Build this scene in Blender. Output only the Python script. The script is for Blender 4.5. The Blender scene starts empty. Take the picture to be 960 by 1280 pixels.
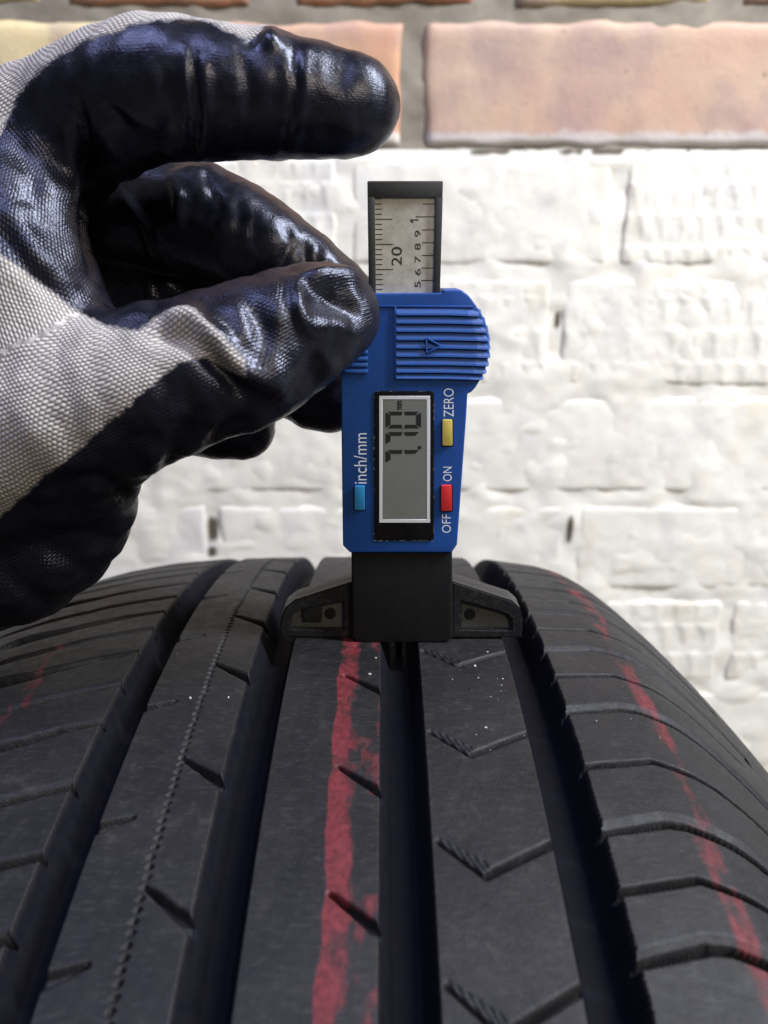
import bpy, bmesh, math, random
import numpy as np
from mathutils import Vector

# ------------------------------------------------------------------ camera, light, exposure
S = bpy.context.scene
COL = S.collection
MM = 0.001
F, TH, CAMD, CAMH = 1065.0, math.radians(16.5), 185.0, 86.3      # focal (photo px), pitch, mm in front of / above the gauge foot
CAM = np.array([0.0, -CAMD, CAMH])

cam_d = bpy.data.cameras.new('camera'); cam = bpy.data.objects.new('camera', cam_d); COL.objects.link(cam)
cam.location = (0, -CAMD*MM, CAMH*MM); cam.rotation_euler = (math.pi/2 - TH, 0, 0)
cam_d.sensor_fit = 'VERTICAL'; cam_d.sensor_height = 36; cam_d.sensor_width = 27; cam_d.lens = 36*F/1280
cam_d.clip_start = 0.005; cam_d.clip_end = 50
cam_d.dof.use_dof = True; cam_d.dof.focus_distance = 0.187; cam_d.dof.aperture_fstop = 17
S.camera = cam

W = bpy.data.worlds.new('World'); S.world = W; W.use_nodes = True
bg = W.node_tree.nodes['Background']; bg.inputs[0].default_value = (0.95, 0.97, 1.0, 1); bg.inputs[1].default_value = 0.06

def lamp(name, loc, aim, size, size_y, power, col):
    d = bpy.data.lights.new(name, 'AREA'); d.shape = 'RECTANGLE'; d.size = size; d.size_y = size_y
    d.energy = power; d.color = col
    o = bpy.data.objects.new(name, d); COL.objects.link(o); o.location = loc
    o.rotation_euler = (Vector(aim) - Vector(loc)).to_track_quat('-Z', 'Y').to_euler()
    return o
lamp('ceiling_tube_light', (0.86, -0.20, 1.00), (-0.05, 0.1, 0), 0.14, 0.9, 35, (0.86, 0.905, 1.0))
lamp('ceiling_tube_light', (-0.45, -0.38, 1.28), (0, 0.1, 0), 1.1, 0.24, 10.5, (0.50, 0.55, 1.0))
lamp('warm_fill_lamp', (0.7, -1.2, 0.9), (0.1, 0.3, 0), 0.35, 0.35, 7, (1.0, 0.85, 0.62))  # added warm fill from behind the camera, for the wall and front faces

S.view_settings.view_transform = 'Standard'; S.view_settings.look = 'None'
S.view_settings.exposure = 0.25; S.view_settings.gamma = 1.0; S.view_settings.use_curve_mapping = False
S.render.resolution_x, S.render.resolution_y = 768, 1024

# ------------------------------------------------------------------ helpers
rng = np.random.default_rng(7); random.seed(7)

def at(px, py, Y):
    """photo pixel -> (x, z) in mm on the upright plane y = Y"""
    u = (px-480)/F; v = (py-640)/F
    dy = math.cos(TH) - v*math.sin(TH); dz = -math.sin(TH) - v*math.cos(TH)
    t = (Y + CAMD)/dy
    return u*t, CAMH + dz*t
def pt(px, py, Y):
    x, z = at(px, py, Y); return np.array([x, Y, z])
def pxmm(py, Y):
    v = (py-640)/F
    return (Y+CAMD)/(math.cos(TH) - v*math.sin(TH))/F
def to_px(P):
    q = P - CAM
    c, s = math.cos(TH), math.sin(TH)
    dep = q[:, 1]*c - q[:, 2]*s; up = q[:, 1]*s + q[:, 2]*c
    return np.stack([480 + F*q[:, 0]/dep, 640 - F*up/dep], 1)

def link(name, me, mat=None, parent=None):
    o = bpy.data.objects.new(name, me); COL.objects.link(o)
    if mat and me is not None: me.materials.append(mat)
    if parent: o.parent = parent
    return o
def tag(o, label, cat, group=None, kind=None):
    o['label'] = label
    if cat: o['category'] = cat
    if group: o['group'] = group
    if kind: o['kind'] = kind
    return o
def empty(name, label, cat, loc=(0, 0, 0)):
    o = bpy.data.objects.new(name, None); COL.objects.link(o); o.location = loc
    o.empty_display_size = 0.01
    tag(o, label, cat); return o
def quadmesh(name, V, Q, smooth=True):
    """numpy verts (mm) and quads -> mesh in metres"""
    me = bpy.data.meshes.new(name)
    V = np.asarray(V, np.float32)*MM; Q = np.asarray(Q, np.int32)
    me.vertices.add(len(V)); me.vertices.foreach_set('co', V.ravel())
    n = len(Q); me.loops.add(n*4); me.loops.foreach_set('vertex_index', Q.ravel())
    me.polygons.add(n); me.polygons.foreach_set('loop_start', np.arange(0, n*4, 4, dtype=np.int32))
    me.update(calc_edges=True)
    me.polygons.foreach_set('use_smooth', np.full(n, smooth))
    return me
def gridquads(nr, nc, wrap=False):
    i = np.arange(nr if wrap else nr-1); j = np.arange(nc-1)
    I, J = np.meshgrid(i, j, indexing='ij'); I2 = (I+1) % nr
    return np.stack([I*nc+J, I*nc+J+1, I2*nc+J+1, I2*nc+J], -1).reshape(-1, 4)
def bm_mesh(name, bm, mat, parent=None, smooth=False):
    me = bpy.data.meshes.new(name); bm.normal_update(); bm.to_mesh(me); bm.free()
    o = link(name, me, mat, parent)
    if smooth:
        me.polygons.foreach_set('use_smooth', np.ones(len(me.polygons), bool))
    return o
def auto_smooth(o, ang=35):
    me = o.data
    me.polygons.foreach_set('use_smooth', np.ones(len(me.polygons), bool))
    bm = bmesh.new(); bm.from_mesh(me)
    for e in bm.edges:
        if len(e.link_faces) == 2 and e.calc_face_angle(0) > math.radians(ang): e.smooth = False
    bm.to_mesh(me); bm.free()

def vnoise(shape, P, seed=0):
    """smooth value noise: P (n,d) in lattice units"""
    g = np.random.default_rng(seed).random((64,)*P.shape[1])*2-1
    i = np.floor(P).astype(int); f = P-i; f = f*f*(3-2*f)
    d = P.shape[1]; out = 0
    for c in range(2**d):
        w = 1; idx = []
        for k in range(d):
            b = (c >> k) & 1; idx.append((i[:, k]+b) % 64); w = w*(f[:, k] if b else 1-f[:, k])
        out = out + w*g[tuple(idx)]
    return out
def fbm(P, seed=0, o=4):
    a = 1.0; s = 0
    for k in range(o): s = s + a*vnoise(None, P*2**k+17.3*k, seed+k); a *= .5
    return s
def sstep(a, b, x):
    t = np.clip((x-a)/(b-a), 0, 1); return t*t*(3-2*t)

class N:                                                   # small node helper
    def __init__(s, name):
        s.m = bpy.data.materials.new(name); s.m.use_nodes = True; s.t = s.m.node_tree
        s.b = s.t.nodes['Principled BSDF']
    def new(s, ty, **kw):
        n = s.t.nodes.new(ty)
        for k, v in kw.items(): setattr(n, k, v)
        return n
    def put(s, sock, v):
        if isinstance(v, bpy.types.NodeSocket): s.t.links.new(v, sock)
        elif isinstance(v, (tuple, list)) and len(v) == 3 and sock.type == 'RGBA': sock.default_value = (*v, 1)
        else: sock.default_value = v
    def set(s, **kw):
        for k, v in kw.items(): s.put(s.b.inputs[k.replace('_', ' ')], v)
    def math(s, op, a, b=None, c=None, clamp=False):
        n = s.new('ShaderNodeMath', operation=op, use_clamp=clamp)
        for i, v in enumerate((a, b, c)):
            if v is not None: s.put(n.inputs[i], v)
        return n.outputs[0]
    def mix(s, f, a, b):
        n = s.new('ShaderNodeMix', data_type='RGBA'); s.put(n.inputs[0], f); s.put(n.inputs[6], a); s.put(n.inputs[7], b)
        return n.outputs[2]
    def coord(s, scale=1000.0, kind='Object', vec=(1, 1, 1)):
        c = s.new('ShaderNodeTexCoord'); m = s.new('ShaderNodeMapping')
        s.t.links.new(c.outputs[kind], m.inputs[0]); m.inputs[3].default_value = [scale*v for v in vec]
        return m.outputs[0]
    def noise(s, vec, sc, det=4, rough=.55, dist=0):
        n = s.new('ShaderNodeTexNoise'); s.put(n.inputs['Vector'], vec); n.inputs['Scale'].default_value = sc
        n.inputs['Detail'].default_value = det; n.inputs['Roughness'].default_value = rough; n.inputs['Distortion'].default_value = dist
        return n.outputs[0]
    def ramp(s, f, lo, hi, a=0., b=1.):
        n = s.new('ShaderNodeMapRange'); n.clamp = True
        for i, v in enumerate((f, lo, hi, a, b)): s.put(n.inputs[i], v)
        return n.outputs[0]
    def attr(s, name, out='Fac'):
        n = s.new('ShaderNodeAttribute'); n.attribute_name = name; return n.outputs[out]
    def bump(s, h, strength, dist, prev=None):
        n = s.new('ShaderNodeBump'); n.inputs['Strength'].default_value = strength; n.inputs['Distance'].default_value = dist
        s.put(n.inputs['Height'], h)
        if prev is not None: s.put(n.inputs['Normal'], prev)
        return n.outputs[0]

# ------------------------------------------------------------------ materials
def mat_rubber():
    m = N('tyre_rubber'); co = m.coord()
    big = m.noise(co, 0.05, 5); mid = m.noise(co, 0.35, 5, .65); fine = m.noise(co, 3.0, 3)
    base = m.mix(m.ramp(big, .35, .7), (0.0075, 0.0073, 0.0078), (0.0145, 0.0138, 0.0138))
    dust = m.math('MULTIPLY', m.ramp(mid, .55, .78), m.ramp(big, .38, .62))
    base = m.mix(m.math('MULTIPLY', dust, .42), base, (0.062, 0.060, 0.054))
    sc = m.noise(m.coord(vec=(.25, 1, 1)), 1.6, 5, .72, .5)
    base = m.mix(m.math('MULTIPLY', m.ramp(sc, .52, .72), .38), base, (0.052, 0.050, 0.047))
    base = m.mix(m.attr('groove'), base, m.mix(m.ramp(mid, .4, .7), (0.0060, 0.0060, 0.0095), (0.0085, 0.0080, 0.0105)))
    pa = m.attr('paint')
    st = m.noise(m.coord(vec=(1, .16, .16)), .55, 5, .65)
    pm = m.ramp(m.math('ADD', pa, m.math('MULTIPLY', m.math('SUBTRACT', m.math('ADD', m.math('MULTIPLY', st, .7), m.math('MULTIPLY', mid, .3)), .5), 1.5)), .32, .82)
    pm = m.math('MULTIPLY', pm, m.ramp(m.math('ADD', m.math('MULTIPLY', fine, .5), m.math('MULTIPLY', m.noise(co, 1.3, 5, .7), .5)), .30, .56, .68, .95))
    red = m.mix(m.ramp(m.noise(co, .8, 4), .35, .65), (0.085, 0.012, 0.014), (0.145, 0.022, 0.026))
    base = m.mix(pm, base, red)
    pits = m.new('ShaderNodeTexVoronoi'); m.put(pits.inputs['Vector'], co); pits.inputs['Scale'].default_value = 0.9
    h = m.math('ADD', m.math('MULTIPLY', fine, .5), m.math('MULTIPLY', m.ramp(mid, .3, .7), .6))
    b1 = m.bump(h, .8, .00016)
    b2 = m.bump(m.noise(co, 6.0, 2), .35, .00006, b1)
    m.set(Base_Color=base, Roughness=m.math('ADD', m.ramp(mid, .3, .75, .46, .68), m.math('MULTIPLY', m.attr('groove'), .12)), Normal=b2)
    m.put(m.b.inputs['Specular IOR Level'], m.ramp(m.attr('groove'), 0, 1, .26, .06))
    return m.m

def mat_plastic(name, col, rough=.42, tex=.25, dirt=.25, dirtcol=None, spec=.45):
    m = N(name); co = m.coord()
    a = m.noise(co, .12, 5, .6); f = m.noise(co, 5.0, 2); g = m.noise(co, .9, 5, .7)
    dk = dirtcol or tuple(c*.45 for c in col)
    c = m.mix(m.math('MULTIPLY', m.ramp(g, .52, .75), dirt), m.mix(m.ramp(a, .3, .7), tuple(x*.92 for x in col), col), dk)
    m.set(Base_Color=c, Roughness=m.ramp(g, .3, .7, rough-.07, rough+.1), Normal=m.bump(f, tex, .00005))
    m.b.inputs['Specular IOR Level'].default_value = spec
    return m.m

def mat_scale():
    m = N('scale_plate_metal'); co = m.coord()
    a = m.noise(co, .35, 6, .7); b = m.noise(co, 1.6, 4, .7)
    c = m.mix(m.ramp(a, .4, .7), (0.60, 0.57, 0.49), (0.40, 0.38, 0.32))
    c = m.mix(m.math('MULTIPLY', m.ramp(b, .6, .75), .6), c, (0.16, 0.15, 0.12))
    m.set(Base_Color=c, Roughness=.45, Metallic=.25)
    return m.m

def mat_flat(name, col, rough=.6, spec=.3):
    m = N(name); m.set(Base_Color=col, Roughness=rough); m.b.inputs['Specular IOR Level'].default_value = spec
    return m.m

def mat_glove():
    m = N('coated_knit_glove'); co = m.coord()
    uv = m.new('ShaderNodeUVMap'); uv.uv_map = 'knit'
    sep = m.new('ShaderNodeSeparateXYZ'); m.t.links.new(uv.outputs[0], sep.inputs[0])
    s_, t_ = sep.outputs[0], sep.outputs[1]
    wob = m.math('MULTIPLY', m.math('SUBTRACT', m.noise(co, .16, 3), .5), 1.3)
    v = m.math('DIVIDE', m.math('ADD', t_, wob), .64); row = m.math('FLOOR', v); fv = m.math('FRACT', v)
    u = m.math('ADD', m.math('DIVIDE', s_, .9), m.math('MULTIPLY', row, .5)); fu = m.math('FRACT', u)
    du = m.math('MULTIPLY', m.math('SUBTRACT', fu, .5), 2.0); dv = m.math('MULTIPLY', m.math('SUBTRACT', fv, .5), 2.0)
    h = m.math('SUBTRACT', 1.0, m.math('ADD', m.math('MULTIPLY', m.math('MULTIPLY', du, du), .75), m.math('MULTIPLY', dv, dv)), clamp=True)
    gy = m.attr('grey'); mid = m.noise(co, .25, 5, .6); fine = m.noise(co, 2.2, 4, .6)
    edge = m.math('ADD', gy, m.math('MULTIPLY', m.math('SUBTRACT', m.noise(co, .45, 4, .7), .5), .55))
    mask = m.ramp(edge, .42, .60)
    knit = m.mix(m.ramp(h, .05, .75), (0.23, 0.21, 0.185), (0.54, 0.50, 0.445))
    knit = m.mix(m.math('MULTIPLY', m.ramp(mid, .42, .72), .38), knit, (0.16, 0.15, 0.14))
    coat = m.mix(m.ramp(mid, .35, .7), (0.0045, 0.0045, 0.0075), (0.010, 0.010, 0.0155))
    m.set(Base_Color=m.mix(mask, coat, knit))
    rc = m.ramp(mid, .3, .7, .23, .36)
    r = m.new('ShaderNodeMix', data_type='FLOAT'); m.put(r.inputs[0], mask); m.put(r.inputs[2], rc); r.inputs[3].default_value = .85
    m.set(Roughness=r.outputs[0])
    kb = m.new('ShaderNodeMix', data_type='FLOAT'); m.put(kb.inputs[0], mask)
    m.put(kb.inputs[2], m.math('MULTIPLY', m.math('MULTIPLY', h, m.attr('relief')), m.ramp(m.noise(co, .06, 2), .35, .65, .35, 1.0))); m.put(kb.inputs[3], h)
    b1 = m.bump(kb.outputs[0], .75, .00035)
    b2 = m.bump(m.noise(co, .30, 3, .5, .4), .22, .0006, b1)
    cr = m.math('ABSOLUTE', m.math('SUBTRACT', m.noise(m.coord(vec=(1, 1, 1)), .32, 4, .6, 1.2), .5))
    b25 = m.bump(m.ramp(cr, 0, .06), .10, .0004, b2)
    b3 = m.bump(fine, .3, .00012, b25)
    m.set(Normal=b3); m.b.inputs['Specular IOR Level'].default_value = .5
    m.set(Specular_Tint=(0.80, 0.82, 1.0))
    return m.m

def mat_brick():
    m = N('bare_brick'); co = m.coord(); info = m.new('ShaderNodeObjectInfo')
    c = m.new('ShaderNodeVectorMath', operation='ADD'); m.put(c.inputs[0], co)
    w = m.new('ShaderNodeVectorMath', operation='SCALE'); m.put(w.inputs[0], m.attr('seed', 'Vector')); w.inputs['Scale'].default_value = 400
    m.put(c.inputs[1], w.outputs[0]); v = c.outputs[0]
    tint = m.attr('tint', 'Color')
    big = m.noise(v, .012, 3); mid = m.noise(v, .06, 5, .6); fine = m.noise(v, .6, 4)
    col = m.mix(m.math('MULTIPLY', m.ramp(big, .42, .66), .5), tint, (0.54, 0.45, 0.30))
    col = m.mix(m.math('MULTIPLY', m.ramp(m.noise(v, .025, 4, .6), .46, .66), .7), col, (0.36, 0.25, 0.22))
    spots = m.ramp(m.noise(v, .13, 3, .6), .66, .74)
    col = m.mix(m.math('MULTIPLY', spots, .7), col, (0.12, 0.08, 0.05))
    pw = m.attr('white')
    wm = m.ramp(m.math('ADD', pw, m.math('MULTIPLY', m.math('SUBTRACT', mid, .5), .75)), .38, .62)
    col = m.mix(m.math('MULTIPLY', wm, .85), col, (0.68, 0.63, 0.57))
    m.set(Base_Color=col, Roughness=.85, Normal=m.bump(m.math('ADD', mid, m.math('MULTIPLY', fine, .4)), .5, .0012))
    m.b.inputs['Specular IOR Level'].default_value = .25
    return m.m

def mat_white(mortar=False):
    m = N('painted_mortar' if mortar else 'white_painted_brick'); co = m.coord()
    big = m.noise(co, .008, 4, .55); mid = m.noise(co, .04, 5, .62); fine = m.noise(co, .35, 5, .6)
    white = m.mix(m.ramp(big, .35, .68), (0.81, 0.775, 0.665), (0.75, 0.705, 0.585))
    white = m.mix(m.math('MULTIPLY', m.ramp(mid, .54, .72), .45), white, (0.56, 0.555, 0.53))
    stain = m.math('MULTIPLY', m.ramp(m.noise(co, .014, 5, .62, .6), .55, .70), .55)
    white = m.mix(stain, white, (0.60, 0.585, 0.55))
    white = m.mix(m.math('MULTIPLY', m.ramp(m.noise(m.coord(vec=(1, 1, .5)), .02, 4, .6), .58, .72), .5), white, (0.72, 0.64, 0.46))
    hole = m.ramp(m.noise(co, .11, 5, .7), .66, .74)
    white = m.mix(m.math('MULTIPLY', hole, .35 if not mortar else .6), white, (0.30, 0.28, 0.23))
    wm = m.attr('white')
    if mortar:
        raw = m.mix(m.ramp(mid, .35, .65), (0.20, 0.172, 0.122), (0.29, 0.255, 0.19))
        raw = m.mix(m.math('MULTIPLY', hole, .7), raw, (0.10, 0.09, 0.07))
        e = m.ramp(m.math('ADD', wm, m.math('MULTIPLY', m.math('SUBTRACT', m.noise(co, .06, 5, .7), .5), .5)), .4, .52)
        col = m.mix(e, raw, white)
        gap_shade = m.attr('gap_shade')
        col = m.mix(m.ramp(gap_shade, .3, .7), col, (0.09, 0.075, 0.05))
    else:
        col = m.mix(m.ramp(m.attr('gap_shade'), .3, .7), white, (0.07, 0.065, 0.06))
    h = m.math('ADD', mid, m.math('MULTIPLY', fine, .35))
    m.set(Base_Color=col, Roughness=.7, Normal=m.bump(h, .35, .0011))
    m.b.inputs['Specular IOR Level'].default_value = .3
    return m.m

def mat_concrete():
    m = N('concrete'); co = m.coord()
    n = m.noise(co, .02, 6, .6)
    m.set(Base_Color=m.mix(m.ramp(n, .3, .7), (.22, .21, .2), (.34, .33, .31)), Roughness=.9, Normal=m.bump(n, .4, .002))
    return m.m

M_rub = mat_rubber()
M_blue = mat_plastic('blue_plastic', (0.012, 0.068, 0.285), .42, .5, .55, (0.008, 0.026, 0.09))
M_grip = mat_plastic('blue_grip_plastic', (0.014, 0.076, 0.295), .40, .5, .7, (0.035, 0.052, 0.10))
M_black = mat_plastic('black_plastic', (0.0065, 0.0065, 0.0075), .6, .7, .3, (0.016, 0.016, 0.015), .25)
M_wing = mat_plastic('worn_black_plastic', (0.010, 0.010, 0.011), .48, .6, .5, (0.06, 0.06, 0.056), .4)
M_pocket = mat_plastic('dusty_grey_plastic', (0.075, 0.074, 0.070), .7, .7, .6, (0.03, 0.03, 0.03), .3)
M_beam = mat_plastic('dark_grey_plastic', (0.035, 0.037, 0.038), .5, .6, .4, (0.07, 0.07, 0.065), .4)
M_scale = mat_scale()
M_ink = mat_flat('black_print', (0.02, 0.02, 0.018))
M_wink = mat_flat('white_print', (0.72, 0.76, 0.80))
M_bezel = mat_plastic('gloss_black_bezel', (0.006, 0.006, 0.007), .22, .1, .3, (0.03, 0.03, 0.03), .5)
M_wframe = mat_flat('white_frame_print', (0.62, 0.64, 0.64), .4)
M_seg = mat_flat('lcd_segment', (0.022, 0.022, 0.022), .4)
M_yel = mat_plastic('yellow_button', (0.66, 0.52, 0.12), .4, .2, .2)
M_red = mat_plastic('red_button', (0.72, 0.035, 0.035), .4, .2, .15)
M_lblue = mat_plastic('light_blue_button', (0.03, 0.24, 0.52), .4, .2, .2)
M_glove = mat_glove()
M_brick = mat_brick(); M_white = mat_white(); M_mortar = mat_white(True); M_conc = mat_concrete()
def mat_lcd():
    m = N('lcd_glass'); co = m.coord()
    m.set(Base_Color=m.mix(m.ramp(m.noise(co, .08, 3), .3, .7), (0.155, 0.16, 0.145), (0.185, 0.19, 0.17)), Roughness=.3)
    m.b.inputs['Coat Weight'].default_value = .25; m.b.inputs['Coat Roughness'].default_value = .08
    return m.m
M_lcd = mat_lcd()

# ------------------------------------------------------------------ floor (the tyre stands on it)
AXY, AXZ, RT = 6.0, -325.0, 324.0                     # tyre axis (mm) and radius
ZF = AXZ - RT
bm = bmesh.new(); bmesh.ops.create_grid(bm, x_segments=2, y_segments=2, size=1.5)
fl = bm_mesh('floor', bm, M_conc); fl.location = (0, -0.9, ZF*MM + .0006); tag(fl, 'grey concrete floor under the tyre', None, kind='structure'); 

# ------------------------------------------------------------------ brick wall
YW = 357.0
wall = empty('brick_wall', 'brick wall of bare bricks above and white painted bricks below', 'wall', (0, YW*MM, ZF*MM))
xA, zA0 = at(532, 183, YW); _, zA1 = at(532, 28, YW)
BH = zA1 - zA0; PITCH = BH + 9.5
print('brick height', BH, 'pitch', PITCH, 'wall x at brick A', xA)
ZPAINT = zA0 + 7

def brick_mesh(name, x0, x1, z0, z1, painted, relief, seed, tint, nx=None):
    w, h = x1-x0, z1-z0
    cx, cz = (x0+x1)/2, (z0+z1)/2
    stp = 1.3 if relief else (2.2 if painted else 4)
    nx = nx or max(12, int(w/stp)); nz = max(8, int(h/stp))
    U, Vv = np.meshgrid(np.linspace(-1, 1, nx), np.linspace(-1, 1, nz), indexing='xy')
    X = U*w/2; Z = Vv*h/2
    P = np.stack([(X+cx).ravel()/14, (Z+cz).ravel()/14], 1)
    n = fbm(P, seed, 4).reshape(X.shape)
    r = 4.5 if painted else 1.6                                # rounded arris
    ex = np.maximum(0, np.abs(X)-(w/2-r))/r; ez = np.maximum(0, np.abs(Z)-(h/2-r))/r
    rim = np.clip(ex**2+ez**2, 0, 1)
    Y = -n*(.42 if painted else .35) + r*(.55 if painted else 1.1)*(1-np.sqrt(1-rim*.98))
    if relief:
        k = relief*1.42; rh = k*1.5
        tri = np.abs(((X/k + (np.floor((Z+200)/rh) % 2)*.5) % 1)-.5)*2
        zz = ((Z+200) % rh)/rh
        pat = np.clip((zz-tri)*1.3, 0, .75)
        fade = sstep(-1.0, .1, fbm(P*.35+3, seed+9, 2)).reshape(X.shape)*(1-rim)
        Y = Y - pat*.95*fade
    wob = fbm(np.stack([(Z+cz).ravel()/20, np.full(Z.size, seed*1.7)], 1), 3, 3).reshape(X.shape)
    wob2 = fbm(np.stack([(X+cx).ravel()/20, np.full(Z.size, seed*2.3)], 1), 4, 3).reshape(X.shape)
    X = X + np.sign(U)*np.abs(U)**6*wob*(1.0 if painted else 1.5); Z = Z + np.sign(Vv)*np.abs(Vv)**4*wob2*(.9 if painted else 1.5)
    front = np.stack([X, Y, Z], -1).reshape(-1, 3)
    # skirt to the back
    idx = np.arange(nx*nz).reshape(nz, nx)
    loop = np.concatenate([idx[0, :], idx[1:, -1], idx[-1, -2::-1], idx[-2:0:-1, 0]])
    back = front[loop].copy(); back[:, 1] = 18
    Q = gridquads(nz, nx); n0 = len(front); L = len(loop); a = np.arange(L); b = (a+1) % L
    sk = np.stack([loop[b], loop[a], n0+a, n0+b], 1)
    Vt = np.concatenate([front, back])
    me = quadmesh(name, Vt, np.concatenate([Q, sk]))
    zabs = Vt[:, 2] + cz
    wv = np.ones(len(Vt)) if painted else np.clip(.5 + (ZPAINT-zabs)/14, 0, 1)
    me.attributes.new('white', 'FLOAT', 'POINT').data.foreach_set('value', wv.astype(np.float32))
    gr = np.zeros(len(Vt), np.float32)
    me.attributes.new('gap_shade', 'FLOAT', 'POINT').data.foreach_set('value', gr)
    ca = me.attributes.new('tint', 'FLOAT_COLOR', 'POINT'); ca.data.foreach_set('color', np.tile([*tint, 1], len(Vt)).astype(np.float32))
    sd = me.attributes.new('seed', 'FLOAT_VECTOR', 'POINT'); sd.data.foreach_set('vector', np.tile([seed*.13 % 3, seed*.29 % 3, seed*.41 % 3], len(Vt)).astype(np.float32))
    o = link('brick', me, M_white if painted else M_brick, wall)
    o.location = (cx*MM, 0, (cz-ZF)*MM)
    return o

JOINTS = []
def put_brick(x0, x1, z0, z1, painted, relief, seed, tint):
    brick_mesh('brick', x0, x1, z0, z1, painted, relief, seed, tint)

SALMON = (0.53, 0.33, 0.24); ORANGE = (0.56, 0.26, 0.145); CREAM = (0.70, 0.56, 0.30); RED = (0.48, 0.17, 0.09)
sx = lambda px, py=100: at(px, py, YW)[0]
# the two bare courses in view
c0 = [(sx(532), sx(532)+250, SALMON), (sx(532)+262, sx(532)+384, ORANGE), (sx(240), sx(502), ORANGE), (sx(240)-12-250, sx(240)-12, CREAM), (sx(240)-24-370, sx(240)-24-250, ORANGE)]
for i, (a, b, t) in enumerate(c0): put_brick(a, b, zA0, zA1, False, 0, 11+i, t)
z1 = zA0 + PITCH
t5 = lambda px: at(px, 5, YW)[0]
c1 = [(t5(-330), t5(50), CREAM), (t5(85), t5(312), ORANGE), (t5(370), t5(597), ORANGE), (t5(648), t5(890), CREAM), (t5(930), t5(1190), SALMON)]
for i, (a, b, t) in enumerate(c1): put_brick(a, b, z1, z1+BH, False, 0, 31+i, t)
cols = [SALMON, ORANGE, CREAM, RED]
for r in range(2, 5):
    z = zA0 + r*PITCH; off = -520 + (r % 2)*131
    for k in range(4): put_brick(off+k*262, off+k*262+250, z, z+BH, False, 0, 50+r*7+k, cols[(r*3+k*2) % 4])
# painted courses down to the floor: (top px edge, bottom px edge, vertical joints in px)
def zz(py): return at(500, py, YW)[1]
rows = [(196, 333, [430, 772], 8.5), (346, 483, [330, 694, 1100], 9.5), (496, 617, [180, 560, 1010], 0), (631, 738, [268, 712], 0), (750, 852, [150, 500, 905], 10), (864, 960, [340, 760, 1110], 0)]
seed = 100
zlast = None
for (ya, yb, js, rel) in rows:
    zt, zb = zz(ya), zz(yb); zlast = zb
    xs = [at(j, (ya+yb)/2, YW)[0] for j in js]
    xs = [xs[0]-262-(0 if xs[0]-262 < -330 else 262)] + ([xs[0]-262] if xs[0]-262 >= -330 else []) + xs
    while xs[-1] < 420: xs.append(xs[-1]+262)
    for k in range(len(xs)-1):
        a, b = xs[k]+3.5, xs[k+1]-3.5
        put_brick(a, b, zb, zt, True, rel if (k + len(js)) % 2 or rel > 9 else 0, seed, (0, 0, 0)); seed += 1
zc = zlast - 10; r = 0
while zc - BH > ZF:
    off = -560 + (r % 2)*131
    for k in range(4): brick_mesh('brick', off+k*262, off+k*262+252, zc-BH, zc, True, 0, seed, (0, 0, 0), 40); seed += 1
    zc -= PITCH; r += 1
# mortar bed behind the bricks, joints nearly filled with paint in the white part
xs = np.arange(-560, 561, 4.0); zs = np.concatenate([np.arange(ZF, -330, 12.), np.arange(-330, zA0+PITCH*5, 2.5)])
X, Z = np.meshgrid(xs, zs, indexing='xy')
P = np.stack([X.ravel()/16, Z.ravel()/16], 1)
n = fbm(P, 55, 4).reshape(X.shape)
wv = np.clip(.5 + (zA0-2-Z)/8, 0, 1)
Y = 2.2 - 1.8*wv - n*(1.2+wv*.1)
me = quadmesh('mortar', np.stack([X, Y, Z-ZF], -1).reshape(-1, 3), gridquads(len(zs), len(xs)))
me.attributes.new('white', 'FLOAT', 'POINT').data.foreach_set('value', wv.ravel().astype(np.float32))
gr = np.zeros(X.shape)
for (px, py, w, h) in [(712, 662, 3.2, 22), (266, 662, 3.0, 20), (697, 400, 2.5, 12), (265, 690, 4, 8)]:
    gx, gz = at(px, py, YW); gr = np.maximum(gr, np.exp(-((X-gx)/w)**4 - ((Z-gz)/(h*.5))**4))
wobz = fbm(np.stack([X.ravel()/9, Z.ravel()/30], 1), 77, 3).reshape(X.shape)
gr = np.maximum(gr, np.exp(-((Z-(zA0-3))/2.5)**2)*sstep(.15, .5, wobz)*.9*(X > sx(560)))  # dark gaps and the bare brick's under-shadow, painted into the mortar colour
me.attributes.new('gap_shade', 'FLOAT', 'POINT').data.foreach_set('value', gr.ravel().astype(np.float32))
link('mortar', me, M_mortar, wall)

# ------------------------------------------------------------------ tyre
tyre = empty('tyre', 'used black car tyre with red paint stripes on its grooved tread', 'tyre', (0, AXY*MM, ZF*MM))
prof_x = np.array([-118, -128, -134, -138, -139, -136, -131, -124, -116, -108, -100, -90, -75, -58, -20, 30, 37, 54, 60, 65, 70, 80, 90, 100, 110, 117, 121, 122, 119, 110, 100.])
prof_d = np.array([118, 108, 96, 82, 64, 48, 36, 25, 17, 11.5, 8, 5, 2.3, .8, 0, .4, .9, 3.2, 4.8, 7.6, 11.2, 20, 30, 41, 53, 65, 78, 92, 106, 116, 122.])
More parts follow.
